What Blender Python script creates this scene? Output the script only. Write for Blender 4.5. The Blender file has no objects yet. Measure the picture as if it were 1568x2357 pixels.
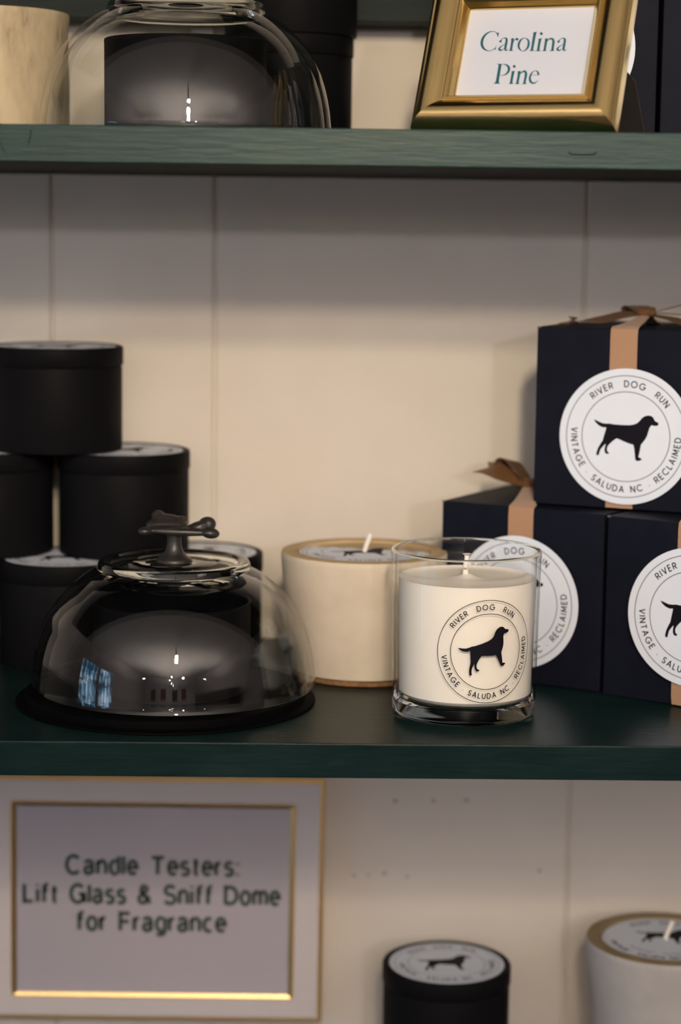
import bpy, bmesh, math, random
from mathutils import Vector, Matrix, geometry
random.seed(7)
PI = math.pi
scene = bpy.context.scene
col = scene.collection

# ------------------------------------------------------------------ camera, world, exposure
WALL_Y = 0.27            # back wall plane; y = 0 is the front edge of the shelves, z = 0 the middle shelf top
SHELF_UP = 0.3117        # top of the upper shelf
SHELF_T = 0.0184
SHELF_LOW = -0.3215      # top of the lowest shelf

def set_camera():
    f_px, pitch, roll, yaw = 4700.0, 0.1399, 0.0129, 0.0169
    fwd = Vector((math.sin(yaw)*math.cos(pitch), math.cos(yaw)*math.cos(pitch), -math.sin(pitch)))
    right = Vector((math.cos(yaw), -math.sin(yaw), 0))
    up = right.cross(fwd)
    r = right*math.cos(roll) + up*math.sin(roll)
    u = up*math.cos(roll) - right*math.sin(roll)
    cd = bpy.data.cameras.new('camera')
    cam = bpy.data.objects.new('camera', cd)
    col.objects.link(cam)
    m = Matrix.Identity(4)
    for i in range(3):
        m[i][0], m[i][1], m[i][2] = r[i], u[i], -fwd[i]
    m[0][3], m[1][3], m[2][3] = 0.0, -1.0243, 0.2647
    cam.matrix_world = m
    cd.sensor_fit = 'VERTICAL'
    cd.sensor_height = 36.0
    cd.sensor_width = 24.0
    cd.lens = f_px/2357*36.0
    cd.clip_start = 0.02
    cd.clip_end = 50
    cd.dof.use_dof = True
    cd.dof.focus_distance = (Vector((0.085, 0.045, 0.05)) - Vector((0, -1.0243, 0.2647))).dot(fwd)
    cd.dof.aperture_fstop = 4.4
    scene.camera = cam
set_camera()

world = bpy.data.worlds.new('world')
scene.world = world
world.use_nodes = True
world.node_tree.nodes['Background'].inputs['Color'].default_value = (0.8, 0.85, 1.0, 1)
world.node_tree.nodes['Background'].inputs['Strength'].default_value = 0.05

scene.view_settings.view_transform = 'Standard'
scene.view_settings.look = 'None'
scene.view_settings.gamma = 1.0
scene.view_settings.use_curve_mapping = False
scene.view_settings.exposure = 0.0
scene.cycles.max_bounces = 10
scene.cycles.transparent_max_bounces = 24
scene.cycles.sample_clamp_indirect = 4.0

# lamps of the shop: (x, y, z, watts, colour); the first three aim at the shelves
SPOT_NEAR_LOW = (0.08, -1.45, 0.738, 36.0, (1.0, 0.81, 0.58))
SPOT_NEAR_HIGH = (0.11, -1.68, 0.95, 48.0, (1.0, 0.80, 0.55))
SPOT_FAR = (0.72, -3.9, 0.80, 68.0, (1.0, 0.90, 0.97))
PENDANT_W = 45.0
WINDOW_E = 2.4

# ------------------------------------------------------------------ materials
def new_mat(name):
    m = bpy.data.materials.new(name)
    m.use_nodes = True
    nt = m.node_tree
    return m, nt, nt.nodes['Principled BSDF']

def S(b, **kw):
    for k, v in kw.items():
        k = k.replace('_', ' ')
        if isinstance(v, tuple) and len(v) == 3:
            v = (*v, 1)
        b.inputs[k].default_value = v

def coords(nt, scale=(1, 1, 1)):
    tc = nt.nodes.new('ShaderNodeTexCoord')
    mp = nt.nodes.new('ShaderNodeMapping')
    mp.inputs['Scale'].default_value = scale
    nt.links.new(tc.outputs['Object'], mp.inputs['Vector'])
    return mp.outputs['Vector']

def noise(nt, vec, scale, detail=4, rough=0.55):
    n = nt.nodes.new('ShaderNodeTexNoise')
    n.inputs['Scale'].default_value = scale
    n.inputs['Detail'].default_value = detail
    n.inputs['Roughness'].default_value = rough
    nt.links.new(vec, n.inputs['Vector'])
    return n.outputs['Fac']

def ramp(nt, fac, stops):
    r = nt.nodes.new('ShaderNodeValToRGB')
    els = r.color_ramp.elements
    while len(els) < len(stops):
        els.new(0.5)
    for e, (p, c) in zip(els, stops):
        e.position = p
        e.color = (*c, 1)
    nt.links.new(fac, r.inputs['Fac'])
    return r.outputs['Color']

def bump(nt, b, fac, strength, dist):
    n = nt.nodes.new('ShaderNodeBump')
    n.inputs['Strength'].default_value = strength
    n.inputs['Distance'].default_value = dist
    nt.links.new(fac, n.inputs['Height'])
    nt.links.new(n.outputs['Normal'], b.inputs['Normal'])

def plain(name, colr, rough=0.5, metal=0.0, spec=0.5, **kw):
    m, nt, b = new_mat(name)
    S(b, Base_Color=colr, Roughness=rough, Metallic=metal, Specular_IOR_Level=spec, **kw)
    return m

def mottled(name, c0, c1, scale=60, rough=0.6, bump_s=0.15, bump_d=0.0006, stretch=(1, 1, 1), spec=0.4, p0=0.35, p1=0.7):
    m, nt, b = new_mat(name)
    v = coords(nt, stretch)
    f = noise(nt, v, scale)
    nt.links.new(ramp(nt, f, [(p0, c0), (p1, c1)]), b.inputs['Base Color'])
    S(b, Roughness=rough, Specular_IOR_Level=spec)
    bump(nt, b, noise(nt, v, scale*3), bump_s, bump_d)
    return m

def painted_wood(name, c0, c1, c2, rough, spec=0.5):
    m, nt, b = new_mat(name)
    v = coords(nt, (0.09, 1, 1))
    f1 = noise(nt, v, 420, 5, 0.6)
    f2 = noise(nt, coords(nt, (0.35, 1, 1)), 28, 3)
    mix = nt.nodes.new('ShaderNodeMath'); mix.operation = 'MULTIPLY_ADD'
    mix.inputs[1].default_value = 0.45
    nt.links.new(f1, mix.inputs[0])
    h = nt.nodes.new('ShaderNodeMath'); h.operation = 'MULTIPLY'; h.inputs[1].default_value = 0.55
    nt.links.new(f2, h.inputs[0]); nt.links.new(h.outputs[0], mix.inputs[2])
    nt.links.new(ramp(nt, mix.outputs[0], [(0.36, c0), (0.52, c1), (0.68, c2)]), b.inputs['Base Color'])
    S(b, Roughness=rough, Specular_IOR_Level=spec)
    bump(nt, b, f1, 0.35, 0.0006)
    return m

def thin_glass(name, tint=(0.985, 0.99, 0.98), f0=0.052):
    """window-style glass wall: passes light straight through, Fresnel mirror on top"""
    m = bpy.data.materials.new(name); m.use_nodes = True
    nt = m.node_tree; nt.nodes.clear()
    out = nt.nodes.new('ShaderNodeOutputMaterial')
    geo = nt.nodes.new('ShaderNodeNewGeometry')
    dot = nt.nodes.new('ShaderNodeVectorMath'); dot.operation = 'DOT_PRODUCT'
    nt.links.new(geo.outputs['Normal'], dot.inputs[0]); nt.links.new(geo.outputs['Incoming'], dot.inputs[1])
    a = nt.nodes.new('ShaderNodeMath'); a.operation = 'ABSOLUTE'
    nt.links.new(dot.outputs['Value'], a.inputs[0])
    inv = nt.nodes.new('ShaderNodeMath'); inv.operation = 'SUBTRACT'; inv.inputs[0].default_value = 1.0
    inv.use_clamp = True
    nt.links.new(a.outputs[0], inv.inputs[1])
    pw = nt.nodes.new('ShaderNodeMath'); pw.operation = 'POWER'; pw.inputs[1].default_value = 5.0
    nt.links.new(inv.outputs[0], pw.inputs[0])
    ma = nt.nodes.new('ShaderNodeMath'); ma.operation = 'MULTIPLY_ADD'
    ma.inputs[1].default_value = 1-f0; ma.inputs[2].default_value = f0
    nt.links.new(pw.outputs[0], ma.inputs[0])
    tr = nt.nodes.new('ShaderNodeBsdfTransparent'); tr.inputs['Color'].default_value = (*tint, 1)
    gl = nt.nodes.new('ShaderNodeBsdfGlossy'); gl.inputs['Roughness'].default_value = 0.0
    mx = nt.nodes.new('ShaderNodeMixShader')
    nt.links.new(ma.outputs[0], mx.inputs[0]); nt.links.new(tr.outputs[0], mx.inputs[1]); nt.links.new(gl.outputs[0], mx.inputs[2])
    nt.links.new(mx.outputs[0], out.inputs['Surface'])
    return m

def emitter(name, colr, strength):
    m = bpy.data.materials.new(name); m.use_nodes = True
    nt = m.node_tree; nt.nodes.clear()
    out = nt.nodes.new('ShaderNodeOutputMaterial')
    e = nt.nodes.new('ShaderNodeEmission')
    e.inputs['Color'].default_value = (*colr, 1); e.inputs['Strength'].default_value = strength
    nt.links.new(e.outputs[0], out.inputs['Surface'])
    return m

M = {}
M['wall'] = mottled('cream_painted_boards', (0.665, 0.615, 0.545), (0.715, 0.665, 0.59), 9, 0.6, 0.1, 0.0008, spec=0.25)
M['spot'] = plain('old_nail_hole', (0.38, 0.34, 0.31), 0.8)
M['shelf_mid'] = painted_wood('dark_green_shelf_paint', (0.0022, 0.0095, 0.0095), (0.004, 0.0145, 0.0145), (0.009, 0.022, 0.021), 0.32, 0.10)
M['shelf_up'] = painted_wood('weathered_green_shelf_paint', (0.007, 0.026, 0.025), (0.012, 0.038, 0.034), (0.026, 0.052, 0.038), 0.38, 0.22)
M['under'] = mottled('dark_stained_underside', (0.005, 0.006, 0.005), (0.010, 0.011, 0.009), 50, 0.7, spec=0.1)  # shade below the boards put into the colour of their undersides
M['crack'] = plain('dark_wood_crack', (0.004, 0.006, 0.006), 0.9)
M['rail'] = painted_wood('dark_green_rail_paint', (0.004, 0.010, 0.008), (0.008, 0.015, 0.012), (0.012, 0.02, 0.015), 0.6, 0.15)
M['tin'] = plain('matte_black_tin', (0.0052, 0.0052, 0.006), 0.5, 0.0, 0.03)
M['tin_edge'] = plain('black_tin_rolled_rim', (0.012, 0.012, 0.013), 0.25, 0.0, 0.6)
M['paper'] = plain('white_label_paper', (0.76, 0.84, 0.97), 0.55)
M['ink'] = plain('black_ink', (0.006, 0.0055, 0.010), 0.6, 0.0, 0.08)
M['grey_ink'] = plain('grey_line_ink', (0.05, 0.05, 0.065), 0.5)
M['box'] = mottled('navy_black_card', (0.0045, 0.0058, 0.012), (0.0065, 0.0078, 0.0155), 90, 0.55, 0.1, 0.0003, spec=0.07)
M['card_edge'] = plain('worn_card_edge', (0.10, 0.10, 0.10), 0.7)
def ribbon_mat():
    m, nt, b = new_mat('tan_grosgrain_ribbon')
    uv = nt.nodes.new('ShaderNodeUVMap')
    w = nt.nodes.new('ShaderNodeTexWave'); w.wave_type = 'BANDS'; w.bands_direction = 'Y'
    w.inputs['Scale'].default_value = 360
    nt.links.new(uv.outputs['UV'], w.inputs['Vector'])
    nt.links.new(ramp(nt, w.outputs['Fac'], [(0.0, (0.33, 0.185, 0.105)), (1.0, (0.46, 0.28, 0.17))]), b.inputs['Base Color'])
    S(b, Roughness=0.45, Specular_IOR_Level=0.5)
    try:
        S(b, Sheen_Weight=0.2)
    except Exception:
        pass
    bump(nt, b, w.outputs['Fac'], 0.5, 0.0004)
    return m
M['ribbon'] = ribbon_mat()
def satin_mat():
    m, nt, b = new_mat('brown_gold_satin_ribbon')
    S(b, Base_Color=(0.13, 0.066, 0.028), Roughness=0.36, Specular_IOR_Level=0.7, Anisotropic=0.6)
    bump(nt, b, noise(nt, coords(nt, (1, 1, 1)), 900), 0.12, 0.0002)
    return m
M['satin'] = satin_mat()
def wax_mat():
    m, nt, b = new_mat('cream_soy_wax')
    S(b, Base_Color=(0.98, 0.94, 0.85), Roughness=0.42, Specular_IOR_Level=0.4,
      Subsurface_Weight=0.12, Subsurface_Scale=0.006)
    b.inputs['Subsurface Radius'].default_value = (1.0, 0.72, 0.42)
    return m
M['wax'] = wax_mat()
M['wick'] = plain('white_cotton_wick', (0.86, 0.82, 0.76), 0.8)
M['concrete'] = mottled('cast_beige_concrete', (0.62, 0.545, 0.43), (0.70, 0.62, 0.50), 40, 0.75, 0.25, 0.0006, spec=0.3)
M['concrete_rim'] = mottled('tan_concrete_rim', (0.44, 0.32, 0.17), (0.52, 0.40, 0.23), 60, 0.75, 0.25, 0.0005, spec=0.3)
M['concrete_grey'] = mottled('grey_cast_concrete', (0.40, 0.385, 0.37), (0.46, 0.445, 0.43), 40, 0.75, 0.25, 0.0006, spec=0.3)  # concrete colour darkened to carry the dimmer light of the lowest shelf
M['rim_dark'] = mottled('brown_concrete_rim', (0.20, 0.15, 0.085), (0.27, 0.20, 0.115), 60, 0.75, 0.25, 0.0005, spec=0.3)  # rim tone lowered likewise, shade of the lowest shelf in the colour
def pillar_mat():
    m, nt, b = new_mat('streaked_cream_concrete')
    v = coords(nt, (1.6, 1.6, 0.55))
    f = noise(nt, v, 38, 6, 0.62)
    nt.links.new(ramp(nt, f, [(0.30, (0.10, 0.08, 0.05)), (0.41, (0.40, 0.33, 0.21)), (0.62, (0.54, 0.45, 0.30))]), b.inputs['Base Color'])
    S(b, Roughness=0.7, Specular_IOR_Level=0.3)
    bump(nt, b, noise(nt, v, 160), 0.25, 0.0006)
    return m
M['pillar'] = pillar_mat()
M['cork'] = mottled('brown_cork', (0.16, 0.08, 0.03), (0.30, 0.16, 0.06), 300, 0.9)
M['glass_wall'] = thin_glass('clear_glass_wall')
M['jar_wall'] = thin_glass('clear_jar_wall', (0.996, 0.996, 0.992), 0.025)
M['wet_glass'] = thin_glass('glass_against_wax', (0.99, 0.99, 0.985), 0.003)
M['pane'] = thin_glass('picture_glass', (0.97, 0.97, 0.97), 0.05)
def solid_glass(name, colr):
    m, nt, b = new_mat(name)
    S(b, Base_Color=colr, Roughness=0.0, IOR=1.5, Transmission_Weight=1.0)
    return m
M['glass'] = solid_glass('thick_clear_glass', (0.90, 0.95, 0.88))
M['iron'] = mottled('black_cast_iron', (0.014, 0.013, 0.013), (0.028, 0.025, 0.022), 120, 0.38, 0.2, 0.0004, spec=0.5)
M['plate'] = plain('glossy_black_tray', (0.0015, 0.0015, 0.0017), 0.6, 0.0, 0.02)
def gold_mat(name, c, rough):
    m, nt, b = new_mat(name)
    S(b, Base_Color=c, Metallic=1.0, Roughness=rough)
    bump(nt, b, noise(nt, coords(nt, (0.12, 1, 1)), 900), 0.12, 0.0002)
    return m
M['gold'] = gold_mat('brushed_gold_leaf', (0.74, 0.55, 0.24), 0.19)
M['brass'] = gold_mat('polished_brass_trim', (0.78, 0.56, 0.26), 0.34)
M['mat_board'] = plain('white_frame_face', (0.60, 0.56, 0.555), 0.4)
M['print'] = plain('pale_grey_print_paper', (0.58, 0.545, 0.60), 0.6)
M['card'] = plain('white_name_card', (0.50, 0.54, 0.64), 0.6)
M['teal'] = plain('teal_ink', (0.003, 0.08, 0.108), 0.6)
M['green_ink'] = plain('green_grey_ink', (0.04, 0.075, 0.065), 0.7)
M['black_card'] = plain('black_easel_card', (0.016, 0.014, 0.011), 0.7)
M['staple'] = plain('dark_steel_staple', (0.012, 0.014, 0.010), 0.4, 0.4)
M['ceiling'] = plain('white_ceiling_paint', (0.78, 0.76, 0.75), 0.8)
M['room'] = plain('grey_room_paint', (0.50, 0.49, 0.52), 0.8)
M['floor'] = mottled('brown_floor_boards', (0.05, 0.035, 0.025), (0.08, 0.055, 0.04), 6, 0.5, stretch=(1, 0.1, 1))
M['dark_wood'] = plain('dark_stained_wood', (0.03, 0.024, 0.022), 0.5)
M['white_wood'] = plain('white_painted_wood', (0.62, 0.62, 0.64), 0.5)
M['steel'] = plain('black_lamp_metal', (0.02, 0.02, 0.02), 0.4, 0.5)
M['daylight'] = emitter('daylit_window_pane', (0.45, 0.72, 1.0), WINDOW_E)
_nt = M['daylight'].node_tree
_c = ramp(_nt, noise(_nt, coords(_nt, (1, 1, .6)), 5.5, 3), [(0.40, (0.05, 0.16, 0.30)), (0.52, (0.25, 0.62, 1.0)), (0.64, (1.6, 2.0, 2.4))])
_nt.links.new(_c, _nt.nodes['Emission'].inputs['Color'])
M['picture'] = plain('dark_red_picture', (0.16, 0.05, 0.06), 0.6)

# ------------------------------------------------------------------ building helpers
def link(name, me, parent=None, loc=None):
    o = bpy.data.objects.new(name, me)
    col.objects.link(o)
    if parent: o.parent = parent
    if loc: o.location = loc
    return o

def mesh_obj(name, bm, mats, parent=None, smooth=None, loc=None):
    bmesh.ops.recalc_face_normals(bm, faces=bm.faces) if smooth != 'keep' else None
    return raw_obj(name, bm, mats, parent, smooth if smooth != 'keep' else None, loc)

def raw_obj(name, bm, mats, parent=None, smooth=None, loc=None):
    me = bpy.data.meshes.new(name)
    if smooth:
        for f in bm.faces: f.smooth = True
        lim = math.radians(smooth)
        for e in bm.edges:
            if len(e.link_faces) == 2 and e.calc_face_angle(0) > lim: e.smooth = False
    bm.to_mesh(me); bm.free()
    for m in (mats if isinstance(mats, (list, tuple)) else [mats]): me.materials.append(m)
    return link(name, me, parent, loc)

def thing(name, label, cat, loc, rz=0.0, group=None):
    o = bpy.data.objects.new(name, None)
    o.empty_display_size = 0.02
    col.objects.link(o)
    o.location = loc; o.rotation_euler = (0, 0, rz)
    return tag(o, label, cat, group)

def tag(o, label, cat, group=None):
    o['label'] = label; o['category'] = cat
    if group: o['group'] = group
    return o

def structure(o):
    o['kind'] = 'structure'
    return o

def add_box(bm, lo, hi, mi=0, bevel=0.0, segs=2):
    r = bmesh.ops.create_cube(bm, size=1.0)
    vs = r['verts']
    for v in vs:
        v.co = Vector(((lo[i]+hi[i])/2 + v.co[i]*(hi[i]-lo[i]) for i in range(3)))
    fs = list({f for v in vs for f in v.link_faces})
    for f in fs: f.material_index = mi
    if bevel:
        es = list({e for v in vs for e in v.link_edges})
        r = bmesh.ops.bevel(bm, geom=es, offset=bevel, segments=segs, profile=0.5, affect='EDGES')
        for f in r['faces']: f.material_index = mi
    return bm

def box_bm(lo, hi, bevel=0.0, segs=2):
    bm = bmesh.new()
    return add_box(bm, lo, hi, 0, bevel, segs)

def lathe(bm, prof, segs=96, mi=0, closed=False, mis=None):
    """prof: list of (r, z); r == 0 makes a pole"""
    rings = []
    for r, z in prof:
        if r < 1e-7:
            rings.append([bm.verts.new((0, 0, z))])
        else:
            rings.append([bm.verts.new((r*math.cos(2*PI*k/segs), r*math.sin(2*PI*k/segs), z)) for k in range(segs)])
    n = len(rings)
    for i in range(n if closed else n-1):
        a, b = rings[i], rings[(i+1) % n]
        m = mis[i] if mis else mi
        for k in range(segs):
            k2 = (k+1) % segs
            if len(a) == 1 and len(b) == 1: continue
            if len(a) == 1: f = bm.faces.new((a[0], b[k2], b[k]))
            elif len(b) == 1: f = bm.faces.new((a[k], a[k2], b[0]))
            else: f = bm.faces.new((a[k], a[k2], b[k2], b[k]))
            f.material_index = m
    return bm

def lathe_obj(name, prof, mat, parent=None, segs=96, smooth=35, closed=False, mis=None, loc=None):
    bm = bmesh.new()
    lathe(bm, prof, segs, 0, closed, mis)
    return mesh_obj(name, bm, mat, parent, smooth, loc)

def tube(bm, pts, rad, segs=10, mi=0):
    pts = [Vector(p) for p in pts]
    rads = rad if isinstance(rad, (list, tuple)) else [rad]*len(pts)
    rings = []
    ref = Vector((0, 0, 1))
    for i, p in enumerate(pts):
        t = (pts[min(i+1, len(pts)-1)] - pts[max(i-1, 0)]).normalized()
        a = t.cross(ref)
        if a.length < 1e-4: a = t.cross(Vector((1, 0, 0)))
        a.normalize(); b = t.cross(a)
        rings.append([bm.verts.new(p + (a*math.cos(2*PI*k/segs) + b*math.sin(2*PI*k/segs))*rads[i]) for k in range(segs)])
    for r0, r1 in zip(rings, rings[1:]):
        for k in range(segs):
            f = bm.faces.new((r0[k], r0[(k+1) % segs], r1[(k+1) % segs], r1[k])); f.material_index = mi
    for r in (rings[0], rings[-1]):
        f = bm.faces.new(r); f.material_index = mi
    return bm

def catmull(pts, n=8, closed=False):
    out = []
    N = len(pts)
    rng = N if closed else N-1
    for i in range(rng):
        if closed:
            p0, p1, p2, p3 = pts[(i-1) % N], pts[i], pts[(i+1) % N], pts[(i+2) % N]
        else:
            p0, p1, p2, p3 = pts[max(i-1, 0)], pts[i], pts[i+1], pts[min(i+2, N-1)]
        for k in range(n):
            t = k/n
            out.append(tuple(0.5*((2*b) + (-a+c)*t + (2*a-5*b+4*c-d)*t*t + (-a+3*b-3*c+d)*t**3) for a, b, c, d in zip(p0, p1, p2, p3)))
    if not closed: out.append(tuple(pts[-1]))
    return out

# ------------------------------------------------------------------ flat print work (2-D outlines, later laid onto a surface)
class Flat:
    """collects flat polygons as (points, material index, layer)"""
    def __init__(self): self.polys = []
    def poly(self, pts, mi, layer=1): self.polys.append(([tuple(p[:2]) for p in pts], mi, layer))
    def disc(self, r, mi, layer=0, c=(0, 0), n=72): self.poly([(c[0]+r*math.cos(2*PI*k/n), c[1]+r*math.sin(2*PI*k/n)) for k in range(n)], mi, layer)
    def ring(self, r0, r1, mi, layer=1, n=96):
        for k in range(n):
            a, b = 2*PI*k/n, 2*PI*(k+1)/n
            self.poly([(r0*math.cos(a), r0*math.sin(a)), (r1*math.cos(a), r1*math.sin(a)), (r1*math.cos(b), r1*math.sin(b)), (r0*math.cos(b), r0*math.sin(b))], mi, layer)
    def stroke(self, pts, mi, layer=1):
        """pts: (x, y, width)"""
        for i in range(1, len(pts)-1):
            ax, ay = pts[i][0]-pts[i-1][0], pts[i][1]-pts[i-1][1]
            bx, by = pts[i+1][0]-pts[i][0], pts[i+1][1]-pts[i][1]
            if abs(math.atan2(ax*by-ay*bx, ax*bx+ay*by)) > .8:      # sharp corner: two strokes that overlap
                w = pts[i][2]*.5
                la, lb = math.hypot(ax, ay) or 1, math.hypot(bx, by) or 1
                x, y = pts[i][:2]
                self.stroke(list(pts[:i])+[(x+ax/la*w, y+ay/la*w, pts[i][2])], mi, layer)
                self.stroke([(x-bx/lb*w, y-by/lb*w, pts[i][2])]+list(pts[i+1:]), mi, layer)
                return
        L, R = [], []
        for i, (x, y, w) in enumerate(pts):
            a = pts[max(i-1, 0)]; b = pts[min(i+1, len(pts)-1)]
            dx, dy = b[0]-a[0], b[1]-a[1]
            d = math.hypot(dx, dy) or 1
            nx, ny = -dy/d*w/2, dx/d*w/2
            L.append((x+nx, y+ny)); R.append((x-nx, y-ny))
        for i in range(len(pts)-1):
            self.poly([L[i], L[i+1], R[i+1], R[i]], mi, layer)
    def build(self, place, mats, name, parent, slice_u=None, layer_h=0.00008):
        bm = bmesh.new()
        for pts, mi, layer in self.polys:
            p3 = [Vector((x, y, 0)) for x, y in pts]
            if len(pts) <= 4:
                tris = [tuple(range(len(pts)))]
            else:
                tris = geometry.tessellate_polygon([p3])
            vs = [bm.verts.new((p.x, p.y, layer)) for p in p3]
            for t in tris:
                try: f = bm.faces.new([vs[i] for i in t])
                except ValueError: continue
                f.material_index = mi
        if slice_u:
            u0, u1, n = slice_u
            for k in range(n+1):
                u = u0+(u1-u0)*k/n
                bmesh.ops.bisect_plane(bm, geom=bm.verts[:]+bm.edges[:]+bm.faces[:], plane_co=(u, 0, 0), plane_no=(1, 0, 0))
        for v in bm.verts:
            v.co = place(v.co.x, v.co.y, v.co.z*layer_h)
        bm.normal_update()
        return raw_obj(name, bm, mats, parent)

def arc(cx, cy, rx, ry, a0, a1, n=12):
    return [(cx+rx*math.cos(math.radians(a0+(a1-a0)*k/n)), cy+ry*math.sin(math.radians(a0+(a1-a0)*k/n))) for k in range(n+1)]

GLYPH = {
 'R': (.56, [[(0,0),(0,1)], [(0,1),(.28,1)]+arc(.28,.74,.27,.26,90,-90)+[(0,.48)], [(.3,.48),(.56,0)]]),
 'I': (.04, [[(.02,0),(.02,1)]]),
 'V': (.70, [[(0,1),(.35,0),(.70,1)]]),
 'E': (.48, [[(.48,1),(0,1),(0,0),(.48,0)], [(0,.52),(.44,.52)]]),
 'D': (.70, [[(0,0),(0,1),(.24,1)]+arc(.24,.5,.46,.5,90,-90)+[(0,0)]]),
 'O': (.98, [arc(.49,.5,.49,.5,0,360,24)]),
 'G': (.98, [arc(.49,.5,.49,.5,42,330,20)+[(.97,.46),(.56,.46)]]),
 'U': (.60, [[(0,1),(0,.32)]+arc(.3,.32,.3,.32,180,360)+[(.6,1)]]),
 'N': (.66, [[(0,0),(0,1),(.66,0),(.66,1)]]),
 'T': (.58, [[(0,1),(.58,1)], [(.29,1),(.29,0)]]),
 'A': (.74, [[(0,0),(.37,1),(.74,0)], [(.13,.32),(.61,.32)]]),
 'S': (.50, [arc(.26,.75,.23,.25,25,270)[:-1]+arc(.25,.25,.25,.25,90,-155)]),
 'L': (.44, [[(0,1),(0,0),(.44,0)]]),
 'C': (.86, [arc(.49,.5,.49,.5,45,315,20)]),
 'M': (.84, [[(0,0),(.08,1),(.42,.22),(.76,1),(.84,0)]]),
 '.': (.10, [[(0,.30),(.10,.30)]]),
}
DOG = [(1033,765),(1046,768),(1060,776),(1085,787),(1110,790),(1130,789),(1150,794),(1200,798),(1250,799),(1275,795),(1295,787),(1310,774),(1325,755),(1342,743),(1365,738),
 (1385,743),(1396,756),(1402,772),(1420,782),(1426,790),(1419,802),(1398,803),(1382,799),(1370,815),(1363,840),(1355,865),(1345,885),(1330,905),(1318,920),
 (1312,950),(1306,980),(1301,998),(1318,1006),(1321,1015),(1300,1023),(1284,1018),(1281,1000),(1279,970),(1277,945),(1271,920),(1250,915),(1215,901),(1190,889),
 (1170,882),(1150,896),(1135,909),(1120,925),(1112,940),(1111,960),(1123,974),(1118,980),(1101,977),(1095,958),(1098,938),(1104,916),(1090,928),(1072,950),
 (1063,975),(1061,987),(1047,989),(1045,975),(1055,945),(1069,920),(1085,895),(1095,860),(1104,832),(1108,814),(1085,813),(1062,801),(1045,784)]

def ring_text(F, text, a0, a1, r_mid, h, top, mi, w, rot):
    gap = 0.34
    adv = []
    for ch in text:
        adv.append(0.42 if ch == ' ' else GLYPH[ch][0])
    total = sum(adv)+gap*(len(text)-1)
    x = 0
    for ch, ad in zip(text, adv):
        if ch != ' ':
            a = math.radians(a0+(a1-a0)*(x+ad/2)/total + rot)
            ca, sa = math.cos(a), math.sin(a)
            up = (ca, sa) if top else (-ca, -sa)
            rt = (up[1], -up[0])
            for st in GLYPH[ch][1]:
                pts = []
                for gx, gy in st:
                    lx, ly = (gx-ad/2)*h, (gy-.5)*h
                    pts.append((r_mid*ca+rt[0]*lx+up[0]*ly, r_mid*sa+rt[1]*lx+up[1]*ly, w))
                F.stroke(pts, mi)
        x += ad+gap

def emblem(F, R0, mi_line, mi_ink, rot=0.0, lw=0.011, tw=0.019, dog_tilt=13):
    """round dog emblem; R0 = radius of the outer line"""
    F.ring(R0*(1-lw/2), R0*(1+lw/2), mi_line)
    F.ring(R0*(0.737-lw/2), R0*(0.737+lw/2), mi_line)
    r_mid, h = 0.868*R0, 0.098*R0
    ring_text(F, 'RIVER  DOG  RUN', 143.5, 48.5, r_mid, h, True, mi_ink, tw*R0, rot)
    ring_text(F, 'VINTAGE . SALUDA NC . RECLAIMED', 179+4, 360+12, r_mid, h, False, mi_ink, tw*R0, rot)
    if True:
        a = math.radians(rot+dog_tilt)
        pts = []
        for x, y in DOG:
            u, v = (x-1225)/(425*.954*.894), -(y-872)/(425*.894)
            u, v = u*R0, v*R0
            pts.append((u*math.cos(a)-v*math.sin(a), u*math.sin(a)+v*math.cos(a)))
        F.poly(pts, mi_ink)

# ------------------------------------------------------------------ the setting
def build_wall():
    bm = bmesh.new()
    x0, x1, z0, z1 = -2.4, 2.6, -1.3, 1.3
    gw, gd = 0.0016, 0.0022
    g = [-1.9, -1.45, -1.0, -0.63, -0.40, -0.262, -0.1616, -0.0592, 0.1742, 0.276, 0.50, 0.74, 1.1, 1.5, 2.0]
    prof = [(x0, 0)]
    for x in g: prof += [(x-gw, 0), (x-gw*.3, gd), (x+gw*.5, gd), (x+gw, 0)]
    prof.append((x1, 0))
    cols = [(bm.verts.new((x, WALL_Y+d, z0)), bm.verts.new((x, WALL_Y+d, z1))) for x, d in prof]
    for a, b in zip(cols, cols[1:]): bm.faces.new((a[0], b[0], b[1], a[1]))
    for x, z, r in ((.0601,-.1077,.0017),(.0851,-.1075,.0015),(.1067,-.107,.0016),(.0338,-.1585,.0013),(.0432,-.1579,.001),(.0538,-.1569,.0016),(.0686,-.1591,.0012),(.1557,-.1543,.0014)):
        vs = [bm.verts.new((x+r*math.cos(-2*PI*k/14), WALL_Y-0.0002, z+r*.8*math.sin(-2*PI*k/14))) for k in range(14)]
        bm.faces.new(vs).material_index = 1
    bm.normal_update()
    structure(raw_obj('wall_back', bm, [M['wall'], M['spot']]))
build_wall()

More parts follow.
